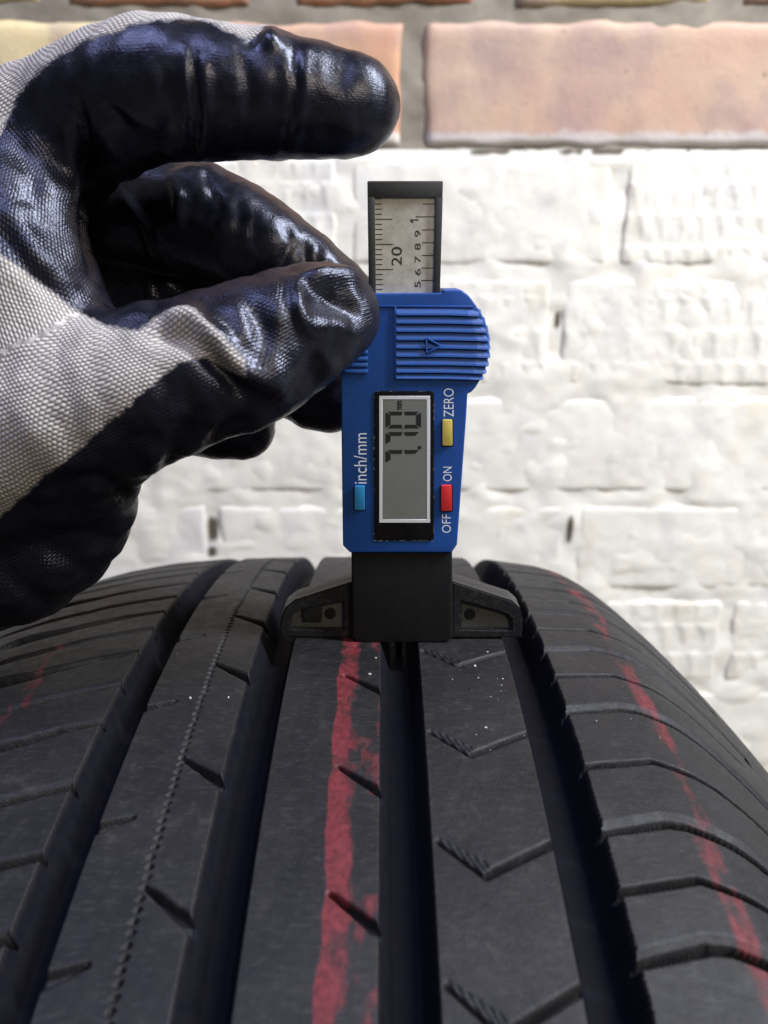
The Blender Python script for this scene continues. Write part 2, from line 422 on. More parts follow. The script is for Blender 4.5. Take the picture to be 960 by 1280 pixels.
# tread part is single valued in x
tp = slice(8, 25)
def drop(x):
    xs = np.arange(-118, 108, .5); d = np.interp(xs, prof_x[tp], prof_d[tp])
    k = np.hanning(17); k /= k.sum(); d2 = np.convolve(np.pad(d, 8, mode='reflect', reflect_type='odd'), k, 'valid')
    return np.interp(x, xs, d2)
GR = [(-57.6, -49.6, 3.0, 2.2), (-30.2, -21.3, 3.0, 2.4), (-1.0, 8.2, 2.6, 2.6), (28.4, 38.2, 2.6, 3.4)]     # left edge, right edge, wall runs
GD = 7.9
XL, XR = -116.0, 86.0
MID = [XL, -53.6, -25.7, 3.6, 33.3, XR]
D2R = math.pi/180
fine = np.arange(-22, 18, .046)
PHI = np.concatenate([fine, np.arange(18.4, 338-.8, 1.6)])        # degrees, wraps
nfine = len(fine)
xg = [np.arange(XL, -88, .6), np.arange(-88, 66, .30), np.arange(66, XR+.01, .5)]
for a, b, ra, rb in GR:
    for e, s, rr in ((a, 1, ra), (b, -1, rb)):
        xg.append(e + s*np.array([-.5, -.3, -.15, 0, .12, .3, .5, rr*.6, rr-.15, rr, rr+.3]))
xg.append(np.array(MID))
XG = np.unique(np.round(np.concatenate(xg), 3))
keep = np.concatenate([[True], np.diff(XG) > .06]); XG = XG[keep]
for mval in MID: XG[np.argmin(np.abs(XG-mval))] = mval
nr, nc = len(PHI), len(XG)
SS = PHI*D2R*RT
dep = np.zeros((nr, nc))
XX, SSg = np.meshgrid(XG, SS, indexing='xy')
def groove_depth():
    d = np.zeros((nr, nc))
    tooth = (np.abs(((SS/1.05) % 1)-.5)*2)*.28 + .12*vnoise(None, np.stack([SS/.8, SS*0], 1), 5)
    tooth[nfine:] = 0
    for i, (a, b, ra, rb) in enumerate(GR):
        bb = b + (tooth[:, None] if i == 3 else 0)
        aa = a
        l = np.clip((XX-aa)/ra, 0, 1); r = np.clip((bb-XX)/rb, 0, 1)
        prof = np.minimum(l, r)
        # rounded top lip
        d = np.maximum(d, GD*np.where(prof > 0, sstep(-.25, 1.05, prof)*1.0 - sstep(-.25, 1.05, 0)*(1-prof), 0))
    return d
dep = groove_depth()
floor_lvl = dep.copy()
def window(x0, x1, s0, s1, pad=3):
    j0, j1 = np.searchsorted(XG, [x0-pad, x1+pad]); i0, i1 = np.searchsorted(SS[:nfine], [s0-pad, s1+pad])
    return slice(i0, i1), slice(j0, j1)
def cut(pts, w0, w1, depth, soft=.38, chamfer=0, chd=.7, side=1, jag=.05, pw=1.0):
    """slot along a polyline of (x, deg); width goes w0 -> w1"""
    P = [(x, p*D2R*RT) for x, p in pts]
    xs_ = [p[0] for p in P]; ss_ = [p[1] for p in P]
    wi = window(min(xs_), max(xs_), min(ss_), max(ss_))
    X, Y = XX[wi], SSg[wi]
    if X.size == 0: return
    best = np.full(X.shape, 1e9); tb = np.zeros(X.shape); sg = np.zeros(X.shape)
    L = [0]
    for a, b in zip(P[:-1], P[1:]): L.append(L[-1]+math.hypot(b[0]-a[0], b[1]-a[1]))
    for k, (a, b) in enumerate(zip(P[:-1], P[1:])):
        vx, vy = b[0]-a[0], b[1]-a[1]; l2 = vx*vx+vy*vy
        t = np.clip(((X-a[0])*vx+(Y-a[1])*vy)/l2, 0, 1)
        qx, qy = X-a[0]-t*vx, Y-a[1]-t*vy; d = np.hypot(qx, qy)
        m = d < best; best = np.where(m, d, best); tb = np.where(m, (L[k]+t*math.sqrt(l2))/L[-1], tb)
        tu = ((X-a[0])*vx+(Y-a[1])*vy)/l2; cap = ((tu < 0) if k == 0 else False) | ((tu > 1) if k == len(P)-2 else False)
        sg = np.where(m, np.where(cap, 0, np.sign(qy)), sg)
    w = (w0+(w1-w0)*tb**pw)/2 + jag*vnoise(None, np.stack([X.ravel()/1.5, Y.ravel()/1.5], 1), 21).reshape(X.shape)
    c = depth*(1-sstep(w-soft*.3, w+soft, best))
    if chamfer:
        cc = chd*np.clip(1-(best-w)/chamfer, 0, 1)*(sg*side > 0); c = np.maximum(c, cc)
    dep[wi] = np.maximum(dep[wi], c)

chev = [17.6, 12.9, 8.4, 3.5, -1.5, -7.1, -12.0, -16.4, -21.2]
for p in chev:
    # hatched left arm: shallow pocket with cross ridges
    a = (9.0, p); b = (16.6, p-1.25)
    s0, s1 = (p-2.2)*D2R*RT, (p+.6)*D2R*RT
    wi = window(8.6, 18.5, s0, s1, 1); X, Y = XX[wi], SSg[wi]
    if X.size:
        t = (X-9.0)/(16.6-9.0)
        top = p*D2R*RT - t*1.25*D2R*RT*.72 + .5; bot = p*D2R*RT - .5 - t*1.25*D2R*RT*1.08
        ins = np.clip((top-Y)/.3, 0, 1)*np.clip((Y-bot)/.3, 0, 1)*np.clip((t+.02)*12, 0, 1)*np.clip((1.12-t)*10, 0, 1)
        hat = sstep(.3, .7, np.abs((((X*1.0+(Y-s1)*.55)/.92) % 1)-.5)*2)
        dep[wi] = np.maximum(dep[wi], ins*(.12+.88*hat)*.5)
    cut([(9.0, p-.14), (16.6, p-1.40)], .3, .5, 1.5)
    cut([(16.6, p-1.36), (28.8, p-.2)], .8, .85, 3.6, chamfer=.8, side=1, chd=.5)
for p in [10.2, 5.2, .2, -4.8, -10.2, -15.1, -20.2]:
    cut([(-8.6, p+1.15), (-.6, p)], .35, 1.7, 2.6, chamfer=.7, side=1)
for p in [14., 9.6, 5.2, .9, -3.9, -9.8, -14.9, -20.]:
    cut([(-38.0, p+1.15), (-29.6, p)], .45, 1.9, 2.6, chamfer=.8, side=1)
for p in [14.6, 9.9, 4.6, -.5, -5.8, -11.6, -16.4, -21.6]:
    cut([(-44.0, p+.45), (-50.2, p)], .4, 2.0, 2.0, chamfer=.6, side=-1)
sdot = np.arange(SS[0]+2, SS[nfine-1]-2, 1.95)
for s in sdot:
    wi = window(-39.5, -37.5, s-1, s+1, .5); X, Y = XX[wi], SSg[wi]
    j = rng.normal(0, .08)
    q = np.abs(X+38.6-j)/.62+np.abs(Y-s-(X+38.6)*.5)/.55
    dep[wi] = np.maximum(dep[wi], 1.9*np.clip((1.2-q)*2.4, 0, 1))
RS = [13.1, 10.9, 8.7, 6.7, 4.7, 2.8, .8, -1.3, -3.5, -5.9, -8.9, -11.7, -13.8, -15.9, -18.3, -20.6, -23]
for i, p in enumerate(RS):
    if i % 2 == 1:
        cut([(37.9, p), (50.0, p+.62), (53.5, p+.6), (64, p+.1), (76, p-.8), (86, p-1.8)], .9, 3.0, 5.2, chamfer=1.9, side=1, chd=1.0, pw=.8)
    else:
        cut([(37.9, p), (52, p+.66), (64, p+.1), (74, p-.6), (80, p-1.0)], .85, .7, 4.0, chamfer=.7, side=1)
LS = [15, 12.4, 10, 7.5, 5.0, 2.8, .7, -1.6, -4.1, -6.6, -9.8, -12.6, -15.2, -17.8, -20.4]
for i, p in enumerate(LS):
    if i % 2 == 1:
        cut([(-57.4, p), (-66, p-.35), (-72, p-.8), (-80, p-1.2), (-94, p-1.6)], .8, 5.6, 6.5, chamfer=1.0, side=1, chd=.9, pw=1.35)
    else:
        cut([(-57.4, p), (-68, p-.5), (-80, p-1.2), (-92, p-1.7), (-102, p-1.9)], 1.3, 1.8, 5.0, chamfer=1.3, side=1, chd=.9)
# tread wear indicator in the grooves, faint wear of the surface
wn = fbm(np.stack([XX.ravel()/6, SSg.ravel()/6], 1), 91, 3).reshape(XX.shape)
dep = dep + wn*.05*(dep < .1)
rad = RT - drop(XG)[None, :] - dep
PH = (PHI*D2R)[:, None]
VT = np.stack([np.broadcast_to(XG[None, :], rad.shape), rad*np.sin(PH), rad*np.cos(PH)], -1)
# paint
pn = lambda sc, sd: fbm(np.stack([XX.ravel()/sc, SSg.ravel()/(sc*1.8)], 1), sd, 3).reshape(XX.shape)
n1, n2 = pn(3.5, 61), pn(9., 62)
edge = XX + 10.0 + n2*.35 + n1*.3
paint = np.clip(edge*2.5, 0, 1)*(XX < -.9)*np.clip(.88 - np.clip((XX+7.2)/2.4, 0, 1)*.80 + n1*.6, 0, 1.2)
st = 57.0 + n2*.6
paint = np.maximum(paint, np.clip(1.6-np.abs(XX-st)/2.3, 0, 1)*np.clip(.56+n1*.35+n2*.2, 0, .7))
paint = np.maximum(paint, np.exp(-((XX+77)/7)**2)*np.clip(.12+n1*.35+n2*.4, 0, .5))
paint = np.where(floor_lvl > .8, 0, paint); paint = np.where(dep > .9, paint*.3, paint)
zoff = (AXZ - ZF)
names = ['shoulder_rib', 'tread_rib', 'centre_rib', 'tread_rib', 'shoulder_rib']
plabel = ['left shoulder rib with curved cross slots', 'rib with a perforated line and short notches', 'smooth rib with a wide red paint stripe', 'rib with hatched chevron cuts', 'shoulder rib with kinked slots and a thin red stripe']
for i in range(5):
    j0, j1 = np.searchsorted(XG, MID[i]), np.searchsorted(XG, MID[i+1])
    V = VT[:, j0:j1+1].reshape(-1, 3).copy(); V[:, 2] += zoff
    me = quadmesh(names[i], V, gridquads(nr, j1-j0+1, True)[:, ::-1])
    me.attributes.new('paint', 'FLOAT', 'POINT').data.foreach_set('value', paint[:, j0:j1+1].ravel().astype(np.float32))
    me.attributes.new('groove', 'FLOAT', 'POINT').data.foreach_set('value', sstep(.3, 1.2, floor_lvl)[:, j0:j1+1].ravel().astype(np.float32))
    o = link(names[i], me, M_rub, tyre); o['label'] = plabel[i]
# sidewalls down to the beads
def sidewall(xs_, ds_, flip):
    tt = np.linspace(0, len(xs_)-1, 60); k = np.arange(len(xs_))
    px_, pd_ = np.interp(tt, k, xs_), np.interp(tt, k, ds_)
    ker = np.hanning(9); ker /= ker.sum()
    for arr in (px_, pd_): arr[4:-4] = np.convolve(arr, ker, 'valid')
    ph = np.arange(0, 360, 1.5)*D2R
    r_ = RT-pd_[None, :] + 0*ph[:, None]
    V = np.stack([np.broadcast_to(px_[None, :], r_.shape), r_*np.sin(ph[:, None]), r_*np.cos(ph[:, None])+zoff], -1).reshape(-1, 3)
    q = gridquads(len(ph), 60, True)
    me = quadmesh('sidewall', V, q if flip else q[:, ::-1]); link('sidewall', me, M_rub, tyre)
xl = np.concatenate([[XL], prof_x[:8][::-1]]); dl = np.concatenate([[float(drop(XL))], prof_d[:8][::-1]])
sidewall(xl, dl, True)
xr = np.concatenate([[XR], prof_x[22:]]); dr = np.concatenate([[float(drop(XR))], prof_d[22:]])
sidewall(xr, dr, False)

# ------------------------------------------------------------------ depth gauge
gauge = empty('tread_depth_gauge', 'blue digital tread depth gauge standing upright on the tyre tread', 'gauge', (4.2*MM, 6*MM, -1*MM))
GO = np.array([4.2, 6.0, -1.0])
def prism(name, pts, Y0, Y1, mat, parent, bev=.4, seg=2, px=True, plane=None, back_scale=1.0):
    """outline (photo px on plane y=Y0, or mm) extruded from Y0 to Y1"""
    q = [at(a, b, Y0 if plane is None else plane) for a, b in pts] if px else pts
    bm = bmesh.new()
    f = [bm.verts.new(((x-GO[0])*MM, (Y0-GO[1])*MM, (z-GO[2])*MM)) for x, z in q]
    b = [bm.verts.new(((x-GO[0])*MM, (Y1-GO[1])*MM, (z-GO[2])*MM)) for x, z in q]
    n = len(q); bm.faces.new(f); bm.faces.new(b[::-1])
    for i in range(n): bm.faces.new((f[i], b[i], b[(i+1) % n], f[(i+1) % n]))
    bmesh.ops.recalc_face_normals(bm, faces=bm.faces)
    if bev:
        bmesh.ops.bevel(bm, geom=list(bm.edges), offset=bev*MM, segments=seg, profile=.6, affect='EDGES', clamp_overlap=True)
    o = bm_mesh(name, bm, mat, parent); auto_smooth(o, 40)
    return o
def rect(x0, y0, x1, y1, r=0, n=4):
    if not r: return [(x0, y0), (x1, y0), (x1, y1), (x0, y1)]
    out = []
    for cx, cy, a0 in ((x0+r, y0+r, 180), (x1-r, y0+r, 270), (x1-r, y1-r, 0), (x0+r, y1-r, 90)):
        for k in range(n+1):
            a = math.radians(a0+90*k/n); out.append((cx+r*math.cos(a), cy+r*math.sin(a)))
    return out

# sliding beam with the printed scale
beam = prism('beam', [(459, 226), (554, 226), (550, 372), (461, 372)], 3.0, 8.5, M_beam, gauge, .35)
# raised rim of the beam round the sunk plate
prism('beam_rim', [(459.4, 226.4), (553.6, 226.4), (553.2, 247), (459.8, 247)], 2.3, 4, M_beam, beam, .25)
prism('beam_rim', [(459.4, 246), (468.5, 246), (470, 372), (461.2, 372)], 2.301, 4, M_beam, beam, .2)
prism('beam_rim', [(544.5, 246), (553.6, 246), (550, 372), (541.5, 372)], 2.302, 4, M_beam, beam, .2)
YP = 2.85
plate = prism('scale_plate', [(467.5, 246), (545.5, 246), (543, 372), (469, 372)], YP, 3.5, M_scale, beam, 0)
def strip(pts, Y, mat, name, parent):
    bm = bmesh.new()
    for quad in pts:
        vs = []
        for a, b in quad:
            x, z = at(a, b, Y); vs.append(bm.verts.new(((x-GO[0])*MM, (Y-GO[1])*MM, (z-GO[2])*MM)))
        fc = bm.faces.new(vs)
    return bm_mesh(name, bm, mat, parent)
ticks = []
yl = lambda k: 274 + (k*31.6/5)*(1-.0006*k)
for k in range(-4, 15):
    y = yl(k); x0 = 468.8 + .012*(y-246)
    L = 22 if k % 5 == 0 else (8.5)
    ticks.append([(x0, y-.55), (x0+L, y-.55), (x0+L, y+.55), (x0, y+.55)])
for k, y in enumerate([255, 271, 287.3, 303.4, 319.3, 335.0, 350.6]):
    x1 = 544.2 - .02*(y-246); L = 24 if k == 1 else 15.5
    ticks.append([(x1-L, y-.55), (x1, y-.55), (x1, y+.55), (x1-L, y+.55)])
strip(ticks, YP-.03, M_ink, 'scale_marks', beam)

def text(body, box, Y, mat, parent, name='lettering', bold=0.0):
    """print running upwards (turned a quarter to the left), fitted to a px box x0,y0,x1,y1"""
    cu = bpy.data.curves.new('t', 'FONT'); cu.body = body; cu.size = 1; cu.offset = bold; cu.resolution_u = 5
    o = bpy.data.objects.new('t', cu); COL.objects.link(o)
    dg = bpy.context.evaluated_depsgraph_get(); me = bpy.data.meshes.new_from_object(o.evaluated_get(dg))
    bpy.data.objects.remove(o); bpy.data.curves.remove(cu)
    co = np.empty(len(me.vertices)*3, np.float32); me.vertices.foreach_get('co', co); co = co.reshape(-1, 3)
    lo, hi = co.min(0), co.max(0); t = (co-lo)/np.maximum(hi-lo, 1e-6)
    x0, y0, x1, y1 = box
    out = np.zeros_like(co)
    for i in range(len(co)):
        x, z = at(x1 + (x0-x1)*t[i, 1], y1 + (y0-y1)*t[i, 0], Y)
        out[i] = ((x-GO[0])*MM, (Y-GO[1])*MM, (z-GO[2])*MM)
    me.vertices.foreach_set('co', out.ravel()); me.update()
    ob = link(name, me, mat, parent)
    return ob
text('20', (489.5, 308.5, 502.5, 332), YP-.03, M_ink, beam)
strip([[(512.8, 274.2), (523.4, 274.2), (523.4, 275.7), (512.8, 275.7)], [(512.8, 275.7), (515.0, 275.7), (517.2, 278.4), (515.6, 279.0)]], YP-.03, M_ink, 'lettering', beam)
for d, y in zip('98765', [292, 308.3, 324.2, 340, 355.6]):
    text(d, (518.6, y-4.1, 526, y+4.1), YP-.03, M_ink, beam)

# blue housing
body_pts = [(432, 372), (440, 367), (553, 366.5), (554.5, 362.5), (577, 362.5), (586, 369), (594, 380), (602, 392), (607.5, 405), (611, 420), (611.5, 440), (608.5, 457), (602, 472), (595, 484), (589, 490.5), (584.5, 492),
            (583, 520), (571.5, 681), (564.5, 691), (437.5, 691), (428.5, 682), (426.5, 520), (426, 470), (428, 400)]
body = prism('housing', body_pts, 0, 13.5, M_blue, gauge, .55, 3)
# grip ridges, wrapping round the curved side
gy = [385.5, 395.5, 405.8, 416.2, 426.6, 437, 447.4, 457.6, 467, 474.5]
gx_r = lambda y: np.interp(y, [380, 392, 405, 420, 440, 457, 472, 484], [594, 602.5, 608.5, 612, 612.6, 609.5, 603, 596.5])
for k in range(9):
    y0, y1 = gy[k], gy[k+1]-.6; ym = (y0+y1)/2; xr_ = float(gx_r(ym))
    sag = 1.8
    # ridge cross-section: gentle slope on top, steep below
    bm = bmesh.new(); rings = []
    path = [(495.5, 0, 0), (560, 0, .15), (xr_-16, 0, sag*.6), (xr_-4, .3, sag), (xr_+.4, 1.6, sag*1.1), (xr_+.6, 12, sag*1.1)]
    for (xp, yb, dy) in path:
        ring = []
        for fy, out in ((0, .05), (.62, .62), (.86, .70), (1.0, .05)):
            yy = y0+(y1-y0)*fy+dy
            Yq = yb - (out if yb < 1 else 0)
            x, z = at(xp + (out*2.2 if yb >= .3 else 0), yy, 0)
            ring.append(bm.verts.new(((x-GO[0])*MM, (Yq-GO[1])*MM, (z-GO[2])*MM)))
        x, z = at(xp - (8 if yb >= .3 else 0), ym+dy, 0)
        ring.append(bm.verts.new(((x-GO[0])*MM, (max(yb, 1.)+.6-GO[1])*MM, (z-GO[2])*MM)))
        rings.append(ring)
    for A, B in zip(rings[:-1], rings[1:]):
        for i in range(5): bm.faces.new((A[i], A[(i+1) % 5], B[(i+1) % 5], B[i]))
    bm.faces.new(rings[0]); bm.faces.new(rings[-1][::-1])
    bmesh.ops.recalc_face_normals(bm, faces=bm.faces)
    o = bm_mesh('grip_ridge', bm, M_grip, body)
# frame lines round the grip panel and the left finger ridges under the thumb
prism('grip_panel_edge', [(492.6, 383.2), (495.2, 383.2), (495.2, 476), (492.6, 476)], -.35, 1, M_blue, body, .15)
prism('grip_panel_edge', [(470, 381.6), (590, 382.2), (592, 384.6), (470, 384.0)], -.28, 1, M_blue, body, .15)
for y in (430, 438, 446, 454, 462):
    prism('grip_ridge', [(430, y), (460, y), (460, y+5.2), (430, y+5.2)], -.45, 1, M_grip, body, .3)
for a, b in (((533, 422.5), (551, 432.5)), ((551, 432.5), (533, 441.5)), ((533, 441.5), (533, 422.5))):
    dx, dy = b[0]-a[0], b[1]-a[1]; l = math.hypot(dx, dy); nx_, ny_ = -dy/l*1.1, dx/l*1.1
    prism('grip_arrow', [(a[0]+nx_, a[1]+ny_), (b[0]+nx_, b[1]+ny_), (b[0]-nx_, b[1]-ny_), (a[0]-nx_, a[1]-ny_)], -.95, 1, M_grip, body, .12)

# display
bez = prism('display_bezel', rect(467.5, 489, 542.5, 676, 4), -.25, 1.0, M_bezel, gauge, .18)
for k, q in enumerate((rect(474, 495, 537.5, 499.3), rect(474, 649.3, 537.5, 653.5), rect(474, 499, 478, 649.6), rect(533.4, 499, 537.5, 649.6))):
    prism('display_frame', q, -.32 - k*.002, 0, M_wframe, bez, .05, 1)
lcd = prism('lcd_panel', rect(477.5, 498.8, 534, 650), -.27, .2, M_lcd, bez, 0)
bm = bmesh.new()
for _ in range(70):
    sd_ = rng.integers(4); u_ = rng.random(); l_, t_ = 1+4*rng.random()**2, .5+.5*rng.random()
    cx, cy = ((467.6, 489+187*u_), (542.4, 489+187*u_), (467.5+75*u_, 489.2), (467.5+75*u_, 675.8))[sd_]
    if sd_ < 2: dx, dy = t_/2, l_/2
    else: dx, dy = l_/2, t_/2
    if rng.random() < .35 and sd_ != 3: continue
    vs = []
    for sx_, sy_ in ((-1, -1), (1, -.6), (.8, 1), (-1, .7)):
        x, z = at(cx+sx_*dx, cy+sy_*dy, -.27); vs.append(bm.verts.new(((x-GO[0])*MM, (-.27-GO[1])*MM, (z-GO[2])*MM)))
    bm.faces.new(vs)
bm_mesh('bezel_wear', bm, mat_flat('worn_edge', (.20, .17, .14), .8), bez)
def seg(pts): strip([pts], -.30, M_seg, 'lcd_segment', bez)
# digit box in reading frame: columns run down the picture as the text runs up; glyph top points to the left
def digit(y0, y1, on, x0=482.0, x1=526.4, w=6.2):
    xm = (x0+x1)/2; g = 1.0
    S_ = {'a': [(x0, y0+1), (x0+w, y0+w*.7), (x0+w, y1-w*.7), (x0, y1-1)],
          'd': [(x1-w, y0+w*.7), (x1, y0+1), (x1, y1-1), (x1-w, y1-w*.7)],
          'b': [(x0+1.5+g, y0), (xm-g, y0), (xm-g-1.2, y0+w*.75), (x0+w+g, y0+w*.75)],
          'c': [(xm+g, y0), (x1-1.5-g, y0), (x1-w-g, y0+w*.75), (xm+g+1.2, y0+w*.75)],
          'f': [(x0+w+g, y1-w*.75), (xm-g-1.2, y1-w*.75), (xm-g, y1), (x0+1.5+g, y1)],
          'e': [(xm+g+1.2, y1-w*.75), (x1-w-g, y1-w*.75), (x1-1.5-g, y1), (xm+g, y1)]}
    for k in on: seg(S_[k])
digit(514.5, 535.5, 'abcdef'); digit(540, 556, 'abc'); digit(562.5, 579, 'abc')
seg([(522.3, 557.6), (526.6, 557.6), (526.6, 561.2), (522.3, 561.2)])
text('mm', (496.5, 500.6, 502.5, 512), -.30, M_seg, bez, 'lcd_segment', .03)

for nm, q, mt, lb in (('button', rect(553.2, 525, 565.6, 557, 1.5), M_yel, 'yellow zero button'), ('button', rect(551.6, 607, 564.8, 638.6, 1.5), M_red, 'red power button'), ('button', rect(443.4, 608, 456, 637.4, 1.2), M_lblue, 'light blue unit button')):
    o = prism(nm, q, -.75, 1, mt, gauge, .22); o['label'] = lb
    x0, y0, x1, y1 = q[0][0], q[1][1], q[-1][0], q[-1][1]
    xs_ = [p[0] for p in q]; ys_ = [p[1] for p in q]
    prism('button_slot', rect(min(xs_)-1.1, min(ys_)-1.1, max(xs_)+1.3, max(ys_)+1.3, 2), -.04, .5, M_bezel, o, 0)
YT = -.03
text('ZERO', (554.5, 485.5, 567.2, 521), YT, M_wink, gauge, bold=-.004)
text('ON', (553.8, 583.5, 564.8, 601.5), YT, M_wink, gauge, bold=-.004)
text('OFF', (552.4, 643, 563.6, 666), YT, M_wink, gauge, bold=-.004)
text('inch/mm', (442.4, 541.5, 458.5, 604.5), YT, M_wink, gauge, bold=-.004)

# black foot: centre block, two wings with sunk pockets, probe
block = [(439, 686), (565.4, 686), (566, 797), (560, 802), (545, 804), (460, 804), (445, 802), (440, 797)]
prism('foot_block', block, .8, 14, M_black, gauge, .5, 3)
zb = at(500, 797, 3)[1]
def wing(outer, pocket, name='foot_wing'):
    """plate with a real pocket sunk into its face"""
    w = prism(name, outer, 4.6, 11.5, M_wing, gauge, .5, 2)
    # rim bars standing proud round the pocket
    q = [at(a, b, 3.0) for a, b in outer]; p = [at(a, b, 3.0) for a, b in pocket]
    bm = bmesh.new(); n = len(q)
    mk = lambda P, Y: [bm.verts.new(((x-GO[0])*MM, (Y-GO[1])*MM, (z-GO[2])*MM)) for x, z in P]
    of, ob, pf, pb = mk(q, 3.0), mk(q, 5.2), mk(p, 3.0), mk(p, 5.2)
    for i in range(n):
        j = (i+1) % n
        bm.faces.new((of[i], of[j], pf[j], pf[i])); bm.faces.new((of[i], ob[i], ob[j], of[j])); bm.faces.new((pf[i], pf[j], pb[j], pb[i]))
    bmesh.ops.recalc_face_normals(bm, faces=bm.faces)
    bmesh.ops.bevel(bm, geom=[e for e in bm.edges if len(e.link_faces) == 2 and all(abs(v.co.y-(3.0-GO[1])*MM) < 1e-7 for v in e.verts) and e.calc_face_angle(0) > .5], offset=.35*MM, segments=2, affect='EDGES')
    o = bm_mesh('wing_rim', bm, M_wing, w); auto_smooth(o, 40)
    c = np.mean(np.array(pocket), 0)
    prism('wing_pocket', [(c[0]+(a-c[0])*.985, c[1]+(b-c[1])*.985) for a, b in pocket], 4.5, 4.8, M_pocket, w, 0, plane=3.6)
    return w
wl = wing([(441, 727), (368, 750), (356, 760), (350.5, 773), (350, 796.5), (441, 797.5)], [(430, 752), (378, 762), (368, 766), (364, 772), (363.5, 786.5), (430, 787)])
wr = wing([(565, 727), (640, 751), (650, 760), (654, 774), (652.5, 797), (565, 797.5)], [(577, 752), (625, 765), (635, 769), (639.5, 774), (639.5, 787.5), (576, 787)])
prism('pocket_web', [(378, 762.5), (402, 757), (402, 778), (379, 778)], 3.55, 4.7, M_wing, wl, .2, plane=3.2)
def disc(cx, cy, r, Y0, Y1, name, mat, par): prism(name, [(cx+r*math.cos(a*math.pi/10), cy+r*math.sin(a*math.pi/10)) for a in range(20)], Y0, Y1, mat, par, .08, 1)
disc(587.5, 768, 6.8, 4.15, 4.7, 'pocket_boss', M_black, wr); disc(413, 767, 6.8, 4.15, 4.7, 'pocket_boss', M_black, wl)
bm = bmesh.new(); bmesh.ops.create_cone(bm, cap_ends=True, segments=16, radius1=.8*MM, radius2=1.1*MM, depth=9.5*MM)
pr = bm_mesh('probe', bm, M_black, gauge, True); pr.location = ((3.7-GO[0])*MM, (11-GO[1])*MM, (-4.2-GO[2])*MM)

# ------------------------------------------------------------------ gloved hand (one continuous skin, distance field -> surface net)
# (photo px, photo py, depth y mm, radius px)
CH = {
 'index':  [(-90, 330, 30, 110), (14, 216, 13, 100), (100, 148, 4, 84), (190, 113, -3, 85), (262, 116, -5, 80), (350, 122, -5, 72.5), (430, 131, -5, 63), (441, 132, -5, 58)],
 'web':    [(50, 190, 2, 62), (28, 270, -6, 78), (30, 350, -10, 92), (60, 430, -12, 90)],
 'thumb':  [(-120, 600, -2, 150), (40, 540, -12, 124), (150, 494, -18, 104), (250, 462, -19, 92), (325, 436, -16.5, 88), (390, 402, -12.5, 72), (415, 394, -10.8, 60)],
 'heel':   [(-90, 690, 2, 116), (15, 690, -3, 92), (96, 652, -6, 65), (128, 606, -9, 44)],
 'palm':   [(-130, 430, 26, 170), (-30, 400, 34, 120), (60, 330, 42, 80)],
 'wrist':  [(-130, 520, 14, 165), (-330, 600, 14, 150)],
 'middle': [(20, 250, 46, 72), (150, 262, 36, 70), (250, 274, 26, 69), (335, 316, 21, 61), (415, 362, 20.5, 43), (452, 395, 22, 37)],
 'ring':   [(30, 345, 52, 88), (200, 362, 45, 86), (315, 430, 33, 62), (392, 495, 26.5, 43), (425, 498, 24, 40)],
 'pinky':  [(20, 470, 48, 62), (160, 505, 40, 48), (260, 528, 30, 44), (303, 533, 27, 41.5)],
}
GRP = [('index', 'web', 'thumb', 'heel', 'palm', 'wrist'), ('middle',), ('ring',), ('pinky',)]
SEG = {}
for k, ch in CH.items():
    p3 = np.array([pt(a, b, c) for a, b, c, r in ch]); rr = np.array([r*pxmm(b, c) for a, b, c, r in ch])
    # refine with Catmull-Rom so bends stay round
    n = len(p3); out, ro = [], []
    P4 = np.concatenate([[2*p3[0]-p3[1]], p3, [2*p3[-1]-p3[-2]]]); R4 = np.concatenate([[rr[0]], rr, [rr[-1]]])
    for i in range(n-1):
        a, b, c, d = P4[i:i+4]
        for t in (0, .5):
            out.append(.5*((2*b)+(c-a)*t+(2*a-5*b+4*c-d)*t*t+(3*b-a-3*c+d)*t**3)); ro.append(R4[i+1]+(R4[i+2]-R4[i+1])*t)
    out.append(p3[-1]); ro.append(rr[-1]); SEG[k] = (np.array(out), np.array(ro))
def chain_d(P, k, full=False):
    pts, rad_ = SEG[k]; best = np.full(len(P), 1e9)
    if full: s_ = np.zeros(len(P)); si = np.zeros(len(P), int); tt_ = np.zeros(len(P))
    acc = 0
    for i in range(len(pts)-1):
        a, b = pts[i], pts[i+1]; v = b-a; L = np.linalg.norm(v)
        t = np.clip((P-a) @ v/(L*L), 0, 1)
        d = np.linalg.norm(P-a-t[:, None]*v, axis=1) - (rad_[i]+(rad_[i+1]-rad_[i])*t)
        m = d < best; best = np.where(m, d, best)
        if full: s_ = np.where(m, acc+t*L, s_); si = np.where(m, i, si); tt_ = np.where(m, t, tt_)
        acc += L
    return (best, s_, si, tt_) if full else best
def smin(a, b, k):
    h = np.clip(.5+.5*(b-a)/k, 0, 1); return b+(a-b)*h - k*h*(1-h)
def sdf(P):
    tot = None
    for g in GRP:
        d = None
        for k in g:
            c = chain_d(P, k); d = c if d is None else smin(d, c, 5.0)
        tot = d if tot is None else smin(tot, d, 1.6)
    return tot
lo = np.array([-150., -55, -45]); hi = np.array([10., 85, 60]); HS = .85
lo[2] = min(p[:, 2].min()-30 for p, r in SEG.values()); hi[2] = max(p[:, 2].max()+22 for p, r in SEG.values())
B = 6                                                     # coarse block of 6 cells
dims = (np.ceil((hi-lo)/(HS*B)).astype(int))*B+1
cs = [lo[i]+np.arange(0, dims[i], B)*HS + B*HS/2 for i in range(3)]
CX = np.stack(np.meshgrid(*cs, indexing='ij'), -1).reshape(-1, 3)
cd = sdf(CX); nb = [len(c) for c in cs]
